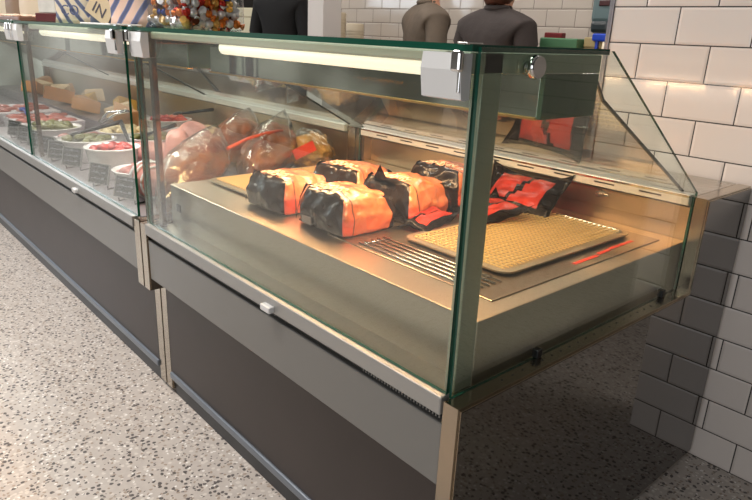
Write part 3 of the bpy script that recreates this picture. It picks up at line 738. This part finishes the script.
for iz in range(4):
    for ix in range(8):
        for iy in range(8):
            if not (ix >= 6 or iy <= 1): continue
            col = random.choice(['orange', 'silver', 'silver', 'silver', 'silver', 'gold', 'brown', 'red', 'orange', 'brown', 'gold', 'blue'][:11 if random.random() < .9 else 12])
            x = X0+.022+ix*(X1-X0-.044)/7+random.uniform(-.004, .004); y = Y0+.022+iy*(Y1-Y0-.044)/7+random.uniform(-.004, .004)
            z = ZT+.018+iz*.0265+random.uniform(-.003, .003)
            if col not in protos:
                protos[col] = obj('wrapped_chocolate', candy_mesh(), simple('foil_'+col, foils[col], .25, metal=.45)); o = protos[col]
            else: o = protos[col].copy(); C.objects.link(o)
            o.matrix_basis = Matrix.Translation((x, y, z)) @ Matrix.Rotation(random.uniform(0, 6.3), 4, 'Z') @ Matrix.Rotation(random.uniform(-1.5, 1.5), 4, 'Y')
            tag(o, '%s foil wrapped chocolate inside the clear tub' % col, 'chocolate', '%s foil chocolates in the clear tub' % col)

def stripe_mat(name, base, stripe, scale, rot):
    m, nt, out = newmat(name); b = N(nt, 'ShaderNodeBsdfPrincipled'); b.inputs['Roughness'].default_value = .35
    tc = N(nt, 'ShaderNodeTexCoord'); mp = N(nt, 'ShaderNodeMapping'); mp.inputs['Rotation'].default_value = rot; nt.links.new(tc.outputs['Object'], mp.inputs[0])
    w = N(nt, 'ShaderNodeTexWave'); w.inputs['Scale'].default_value = scale; w.inputs['Distortion'].default_value = 1.5; w.inputs['Detail'].default_value = 1; nt.links.new(mp.outputs[0], w.inputs['Vector'])
    r = N(nt, 'ShaderNodeValToRGB'); r.color_ramp.interpolation = 'CONSTANT'; e = r.color_ramp.elements
    e[0].color = (*lin(base), 1); e[1].position = .62; e[1].color = (*lin(stripe), 1); x = e.new(.8); x.color = (*lin(tuple(int(v*.75) for v in stripe)), 1)
    nt.links.new(w.outputs['Fac'], r.inputs[0]); nt.links.new(r.outputs[0], b.inputs['Base Color']); nt.links.new(b.outputs[0], out.inputs[0]); return m
def gift_bag(name, label, x, y, w, d, h, taper, rz, mat, letters=None, lcol=(90, 96, 130)):
    t = thing(name, label, 'packet', (x, y, ZT), rz)
    bm = BM()
    n = 8; rings = []
    for k in range(n+1):
        f = k/n; s = 1-taper*f; zz = f*h
        ring = []
        for (a, b) in ((-1, -1), (-.33, -1.08), (.33, -1.08), (1, -1), (1.08, 0), (1, 1), (.33, 1.08), (-.33, 1.08), (-1, 1), (-1.08, 0)):
            p = Vector((a*w/2*s, b*d/2*s, zz)); p += Vector((noise.noise(p*16), noise.noise(p*16+Vector((5, 0, 0))), 0))*.006; ring.append(bm.verts.new(p))
        rings.append(ring)
    for a, b in zip(rings, rings[1:]):
        for i in range(10): bm.faces.new((a[i], a[(i+1) % 10], b[(i+1) % 10], b[i])).smooth = True
    bm.faces.new(rings[0][::-1]); bm.faces.new(rings[-1])
    obj('wrapper', bm, mat, t, local=True)
    if letters:
        tb = text_mesh(letters, .052)
        bmesh.ops.transform(tb, matrix=Matrix.Translation((0, -d/2*1.10-.003, .030)) @ Matrix.Rotation(math.pi/2, 4, 'X'), verts=tb.verts[:])
        obj('lettering', tb, simple('letters_%d' % lcol[0], lcol, .5), t, local=True)
    return t
cream = (216, 202, 178)
gift_bag('gift_packet', 'cream and blue striped packet lettered CO on the glass shelf', -2.20, .15, .15, .10, .20, .25, .65, stripe_mat('stripe_co', cream, (122, 130, 164), 9, (0, .7, .3)), 'CO')
g = gift_bag('gift_box', 'slate blue box with a tilted cream card lettered IN', -1.93, .17, .11, .08, .19, .0, .6, simple('slate_box', (92, 98, 124), .4))
T = Matrix.Translation((-.005, -.050, .048)) @ Matrix.Rotation(.6, 4, 'Y')
bm = BM(); box(bm, -.05, .05, -.002, .002, -.034, .05, .001, mat=T); cd = obj('card', bm, simple('cream_card', (208, 188, 158), .5), g, local=True)
tb = text_mesh('IN', .055); bmesh.ops.transform(tb, matrix=T @ Matrix.Translation((0, -.0026, -.016)) @ Matrix.Rotation(math.pi/2, 4, 'X'), verts=tb.verts[:]); obj('lettering', tb, simple('letters_ink', (84, 80, 92), .5), cd, local=True)
gift_bag('gift_packet', 'cream packet with blue swirls and pink patches beside the chocolate tub', -1.63, .16, .15, .11, .20, .12, .6, stripe_mat('stripe_pink', (220, 190, 172), (120, 130, 170), 7, (.3, -.6, 0)))
t = thing('marble_carton', 'tall pale grey marbled carton on a dark red stand', 'carton', (-2.52, .17, ZT), .6)
bm = BM(); box(bm, -.075, .075, -.06, .06, 0, .035, .003); obj('stand', bm, simple('wine_red', (92, 44, 48), .4), t, local=True)
bm = BM(); box(bm, -.06, .025, -.055, .055, .036, .24, .004); obj('carton_body', bm, simple('marble', (208, 204, 200), .4, vary=.12, vscale=18), t, local=True)
for lab, x, c, w in (('cream paper sack on the shelf left of the marbled carton', -2.90, (204, 190, 168), .20), ('brown paper sack between two cream sacks', -3.16, (134, 112, 92), .20), ('cream paper sack at the far left of the glass shelf', -3.46, (206, 192, 172), .24)):
    gift_bag('paper_sack', lab, x, .22, w, .12, .24, .08, .5, simple('sack_%d' % c[0], c, .6))
t = thing('pastry_board', 'low brown board of crumbly pastries in front of the paper sacks', 'board', (-2.82, .07, ZT))
bm = BM(); box(bm, -.42, .24, -.05, .05, 0, .016, .003); obj('board', bm, simple('board_brown', (120, 84, 68), .5), t, local=True)
bm = BM(); rnd = random.Random(3)
for k in range(40): blob(bm, (rnd.uniform(-.4, .22), rnd.uniform(-.04, .04), .020), (.022, .016, .007), k, .4, 6, None, 2)
o = obj('pastry', bm, simple('pastry', (226, 196, 172), .6, vary=.2, vscale=40), t, local=True); o['kind'] = 'stuff'
bm = BM(); box(bm, -.14, .14, -.05, .05, 0, .006, .002); o = obj('paper_pad', bm, simple('paper', (220, 218, 216), .5)); o.location = (-1.66, .07, ZT); tag(o, 'white flat paper pad at the shelf front over the counter joint', 'paper')

# ------------------------------------------------------------------ behind the counter
def back_counter(label, x0, x1):
    t = thing('prep_counter', label, 'counter', ((x0+x1)/2, 2.55, 0))
    bm = BM(); box(bm, x0, x1, 2.32, 2.79, .93, .97, .004); obj('worktop', bm, 'steel', t)
    bm = BM(); box(bm, x0+.02, x1-.02, 2.36, 2.78, .10, .93); obj('carcass', bm, simple('carcass', (120, 116, 112), .4), t)
    k = x0+.04
    while k < x1-.35:
        bm = BM(); box(bm, k, k+.40, 2.340, 2.36, .14, .90, .003); d = obj('door', bm, simple('door_grey', (150, 146, 140), .4), t)
        bm = BM(); tube(bm, [(k+.05, 2.315, .80), (k+.35, 2.315, .80)], .007, 8); box(bm, k+.06, k+.07, 2.315, 2.34, .795, .805); box(bm, k+.33, k+.34, 2.315, 2.34, .795, .805); obj('handle', bm, 'steel', d); k += .44
    for xx in (x0+.06, x1-.06):
        for yy in (2.42, 2.72):
            bm = BM(); cyl(bm, (xx, yy, 0), (xx, yy, .1), .02); obj('leg', bm, 'black', t)
back_counter('steel prep counter under the soap dispenser by the back wall', -1.95, -.6)
back_counter('steel prep counter with cups by the back wall on the left', -6.2, -2.75)
t = thing('soap_dispenser', 'teal grey soap dispenser on the back wall beside the corner trim', 'dispenser', (-1.42, 2.8, 1.30))
bm = BM(); box(bm, -1.50, -1.36, 2.70, 2.80, 1.33, 1.64, .025); obj('case', bm, simple('teal_case', (98, 118, 122), .3), t)
bm = BM(); box(bm, -1.49, -1.37, 2.69, 2.80, 1.275, 1.345, .022); obj('push_bar', bm, simple('dark_teal', (44, 54, 58), .3), t)
bm = BM(); box(bm, -1.45, -1.385, 2.692, 2.702, 1.42, 1.45, .004); obj('window_strip', bm, simple('maroon', (70, 40, 42), .3), t)
t = thing('spray_bottle', 'cream spray bottle with a blue trigger on the prep counter', 'bottle', (-1.22, 2.42, .97))
bm = BM(); lathe(bm, [(.036, 0), (.04, .01), (.04, .17), (.016, .225), (.014, .26)], 20); obj('bottle', bm, simple('cream_plastic', (226, 214, 190), .4), t, local=True)
bm = BM(); box(bm, -.075, .03, -.014, .014, .262, .300, .008); box(bm, -.055, -.04, -.008, .008, .215, .268, .004); obj('trigger_head', bm, simple('blue_trigger', (36, 72, 190), .35), t, local=True)
for nm, lab, cat, x, y, w, d, h, c in (('green_crate', 'green plastic crate on the prep counter', 'crate', -1.46, 2.42, .20, .18, .27, (80, 128, 92)),
                                ('straw_box', 'yellowish carton next to the green crate', 'carton', -1.30, 2.50, .11, .14, .28, (176, 158, 112)),
                                ('red_packet', 'small dark red packet standing behind the green crate', 'packet', -1.62, 2.56, .10, .05, .30, (120, 30, 34)),
                                ('cream_carton', 'large cream cardboard carton behind the chocolate tub', 'carton', -4.55, 2.50, .60, .36, .42, (214, 206, 176))):
    t = thing(nm, lab, cat, (x, y, .97), .2)
    bm = BM(); box(bm, -w/2, w/2, -d/2, d/2, 0, h*.82, .006); obj('body', bm, simple(nm, c, .5), t, local=True)
    bm = BM(); box(bm, -w/2-.004, w/2+.004, -d/2-.004, d/2+.004, h*.82, h, .006); obj('rim', bm, simple(nm, c, .5), t, local=True)
for lab, x, h in (('tall stack of cream paper cups by the back wall', -3.62, .40), ('shorter stack of cream paper cups beside the tall one', -3.40, .32)):
    bm = BM(); pr = [(.055, 0)]
    for k in range(int((h-.1)/.02)): pr += [(.066, .06+k*.02), (.071, .066+k*.02), (.067, .072+k*.02)]
    pr += [(.07, h-.01), (.06, h)]
    lathe(bm, pr, 24); o = obj('cup_stack', bm, simple('cup_cream', (198, 184, 160), .5)); o.location = (x, 2.55, .97); tag(o, lab, 'cups', 'cup stacks by the back wall')
t = thing('wire_shelf', 'black wire shelf rack behind the cream carton', 'shelf', (-5.6, 2.6, .97))
bm = BM()
for z in (1.30, 1.36, 1.42, 1.48, 1.54): box(bm, -6.1, -5.05, 2.5, 2.78, z, z+.018)
obj('shelf_rows', bm, 'black', t)
for xx in (-6.08, -5.06):
    bm = BM(); box(bm, xx-.012, xx+.012, 2.5, 2.78, .97, 1.8); obj('upright', bm, 'black', t)

# ------------------------------------------------------------------ people
def skin_obj(name, chain, mat, parent, root=0, sub=2):
    """chain: list of (parent index, co, radius) - one continuous skinned surface"""
    me = bpy.data.meshes.new(name); bm = BM(); sk = bm.verts.layers.skin.verify(); V = []
    for i, (pi, co, r) in enumerate(chain):
        v = bm.verts.new(co); rr = r if isinstance(r, tuple) else (r, r); v[sk].radius = rr; v[sk].use_root = (i == root); V.append(v)
        if pi is not None: bm.edges.new((V[pi], v))
    bm.to_mesh(me); bm.free(); me.materials.append(M[mat] if isinstance(mat, str) else mat)
    o = bpy.data.objects.new(name, me); C.objects.link(o); o.parent = parent
    s = o.modifiers.new('s', 'SKIN'); s.use_smooth_shade = True
    o.modifiers.new('b', 'SUBSURF').levels = sub; o.modifiers['b'].render_levels = sub
    return o
skin = pbr('skin', (196, 140, 112), .5)
def person(label, loc, rz, k, coat, hair, trousers, lean=0., wide=1., hz=1.545):
    t = thing('person', label, 'person', loc, rz)
    # local: +y is the way the person faces, heights scaled by k (k=1 -> 1.70 m)
    P = lambda x, y, z: (x*wide, y+lean*max(0, z-.95), z*k)
    ch = [(None, P(0, 0, .95), (.10, .075)), (0, P(0, 0, 1.12), (.10, .078)), (1, P(0, -.01, 1.28), (.12, .09)), (2, P(0, -.01, 1.385), (.075, .07)), (3, P(0, .0, 1.48), .05), (4, P(0, .015, 1.545), (.072, .08)), (5, P(0, .02, 1.62), (.076, .09)), (6, P(0, .01, 1.675), (.05, .06))]
    ch.append((5, P(0, .118, 1.57), .012)); 
    for s in (-1, 1):
        ch.append((6, P(s*.088, .01, 1.59), .012))
        b = len(ch); ch += [(3, P(s*.15, -.01, 1.335), .045), (b, P(s*.21, -.02, 1.12), .040), (b+1, P(s*.21, .10, .90), .034), (b+2, P(s*.20, .14, .83), (.036, .018))]
        for j, (dx, L) in enumerate(((-.026, .062), (-.009, .074), (.009, .070), (.025, .056))):
            c0 = len(ch); ch += [(b+3, P(s*.20+dx, .155, .79), .009), (c0, P(s*.20+dx, .17, .79-L*.55), .0085), (c0+1, P(s*.20+dx, .165, .79-L), .007)]
        c0 = len(ch); ch += [(b+3, P(s*.165, .165, .81), .010), (c0, P(s*.15, .18, .775), .008)]
        l = len(ch); ch += [(0, P(s*.08, 0, .84), .062), (l, P(s*.10, .01, .48), .058), (l+1, P(s*.10, -.01, .08), .040), (l+2, P(s*.11, .12, .035), (.042, .03))]
    skin_obj('body', ch, skin, t)
    j = [(None, P(0, 0, .77), (.195, .15)), (0, P(0, 0, .95), (.175, .135)), (1, P(0, -.005, 1.12), (.158, .116)), (2, P(0, -.015, 1.28), (.185, .125)), (3, P(0, -.015, 1.375), (.135, .11)), (4, P(0, -.010, 1.472), (.070, .068))]
    for s in (-1, 1):
        b = len(j); j += [(4, P(s*.162, -.012, 1.342), .074), (b, P(s*.218, -.02, 1.12), .060), (b+1, P(s*.214, .09, .92), .048)]
    jk = skin_obj('jacket', j, coat, t)
    bm = BM(); pts = [P(.056*math.cos(a*math.pi/10), -.004+.054*math.sin(a*math.pi/10), 1.452) for a in range(20)]; pts.append(pts[0]); tube(bm, pts, .016, 8); obj('collar', bm, coat, jk, local=True)
    tr = [(None, P(0, 0, .95), (.15, .115))]
    for s in (-1, 1):
        b = len(tr); tr += [(0, P(s*.095, 0, .82), .098), (b, P(s*.10, .01, .48), .075), (b+1, P(s*.10, -.01, .10), .065)]
    skin_obj('trousers', tr, trousers, t)
    for s in (-1, 1):
        bm = BM(); blob(bm, P(s*.11, .06, .045), (.05, .13, .045), 2, .03, 3); 
        for v in bm.verts: v.co.z = max(v.co.z, 0)
        obj('shoe', bm, 'black', t, local=True)
    bm = BM(); r = bmesh.ops.create_icosphere(bm, subdivisions=4, radius=1)
    for v in bm.verts:
        d = v.co.copy(); q = 1+.05*noise.noise(d*5)
        v.co = Vector(P(0, -.012, 1.625))+Vector((d.x*.098*q, d.y*.108*q, d.z*(.098 if d.z > 0 else .098+(1.545-hz))*q))
    bmesh.ops.delete(bm, geom=[v for v in bm.verts if (v.co.y > .045 and v.co.z < 1.64*k) or v.co.z < hz*k], context='VERTS')
    bmesh.ops.solidify(bm, geom=bm.faces[:], thickness=.008)
    obj('hair', bm, hair, t, local=True, smooth=True)
    for s in (-1, 1):
        bm = BM(); blob(bm, P(s*.032, .093, 1.60), (.012, .009, .009), 1, 0, 1, None, 2); obj('eye', bm, simple('eye_white', (230, 226, 220), .3), t, local=True)
    return t
person('person in a brown grey jacket seen from behind, by the back tiles', (-2.27, 2.18, 0), -.4, .97, pbr('brown_jacket', (98, 86, 74), .8, vary=.15, bump=.4, bscale=20), simple('brown_hair', (84, 62, 46), .6), simple('trousers_dark', (50, 48, 50), .8))
person('person in a dark jacket with reddish brown hair seen from behind', (-1.66, 2.08, 0), .0, .945, pbr('dark_jacket', (58, 50, 48), .8, vary=.15, bump=.4, bscale=20), simple('red_hair', (88, 48, 30), .6), simple('trousers_black', (36, 36, 40), .8), 0., 1.12, 1.46)
person('person all in black standing half behind the white pillar', (-3.50, 1.96, 0), .3, 1.03, pbr('black_jacket', (14, 14, 16), .85), simple('black_hair', (24, 20, 20), .6), simple('trousers_black', (36, 36, 40), .8), 0, 1.1)

# ------------------------------------------------------------------ light
def area(name, loc, rot, sx, sy, p, col):
    l = bpy.data.lights.new(name, 'AREA'); l.shape = 'RECTANGLE'; l.size = sx; l.size_y = sy; l.energy = p; l.color = col
    o = bpy.data.objects.new(name, l); C.objects.link(o); o.location = loc; o.rotation_euler = rot; return o
warm = (1, .60, .31)
for x in (-1.02, -.66, -.30): area('heat_lamp_light', (x, .30, 1.074), (0.25, 0, 0), .26, .07, 4.5, warm)
area('shelf_lamp_light', (-.55, .075, 1.160), (0, 0, 0), .7, .02, .6, (1, .93, .8))
for x in (-1.9, -3.1, -4.5): area('deli_lamp_light', (x, .22, 1.085), (0, 0, 0), .8, .08, 4.0, (1, .93, .88))
for i, (x, y, p) in enumerate(((-1.5, -.7, 52), (-2.9, -1.2, 40), (-4.6, -1.4, 40), (-1.1, 2.0, 16), (-2.3, 1.6, 20), (-4.3, 1.9, 20))):
    area('ceiling_lamp_light', (x, y, 2.95), (0, 0, 0), 1.2, .3, p, (1, .93, .86))
area('daylight', (-7.4, -1.9, 2.3), (0, -1.25, 0), 1.4, 2.4, 70, (.82, .91, 1))
area('front_fill_light', (1.1, -3.0, 1.3), (math.pi/2, 0, 0), 2.4, 1.6, 34, (.95, .97, 1))  # added fill, unseen: brightens the lower right wall and the counter front
w = bpy.data.worlds.new('store'); SC.world = w; w.use_nodes = True; nt = w.node_tree; nt.nodes.clear()
out = nt.nodes.new('ShaderNodeOutputWorld'); bg = nt.nodes.new('ShaderNodeBackground'); bg.inputs[1].default_value = .38
tc = N(nt, 'ShaderNodeTexCoord'); n = N(nt, 'ShaderNodeTexNoise'); n.inputs['Scale'].default_value = 5; n.inputs['Detail'].default_value = 3; nt.links.new(tc.outputs['Generated'], n.inputs['Vector'])
r = N(nt, 'ShaderNodeValToRGB'); e = r.color_ramp.elements
e[0].position = .36; e[0].color = (.06, .055, .05, 1); e[1].position = .68; e[1].color = (1.0, .96, .9, 1); x = e.new(.53); x.color = (.30, .28, .25, 1)
sx = N(nt, 'ShaderNodeSeparateXYZ'); nt.links.new(tc.outputs['Generated'], sx.inputs[0])
mr = N(nt, 'ShaderNodeMapRange'); mr.inputs['From Min'].default_value = -.6; mr.inputs['From Max'].default_value = .7; mr.inputs['To Min'].default_value = .80; mr.inputs['To Max'].default_value = .12
nt.links.new(sx.outputs['X'], mr.inputs['Value']); nt.links.new(mr.outputs[0], bg.inputs[1])
nt.links.new(n.outputs['Fac'], r.inputs[0]); nt.links.new(r.outputs[0], bg.inputs[0]); nt.links.new(bg.outputs[0], out.inputs[0])

# ------------------------------------------------------------------ camera
cam = bpy.data.cameras.new('camera'); co = bpy.data.objects.new('camera', cam); C.objects.link(co)
Rv, Uv, Fv = Vector((.659563, .750481, .041888)), Vector((-.266691, .181553, .946527)), Vector((-.702746, .635466, -.319893))
co.matrix_world = Matrix(((Rv.x, Uv.x, -Fv.x, .58803), (Rv.y, Uv.y, -Fv.y, -.73946), (Rv.z, Uv.z, -Fv.z, 1.21641), (0, 0, 0, 1)))
cam.sensor_width = 36; cam.lens = 637.294/752*36; cam.clip_start = .01
SC.camera = co
SC.view_settings.view_transform = 'Standard'; SC.view_settings.look = 'None'; SC.view_settings.exposure = 0; SC.view_settings.gamma = 1
SC.view_settings.use_curve_mapping = False
SC.cycles.use_denoising = True
SC.cycles.transparent_max_bounces = 32; SC.cycles.max_bounces = 10; SC.cycles.sample_clamp_indirect = 4
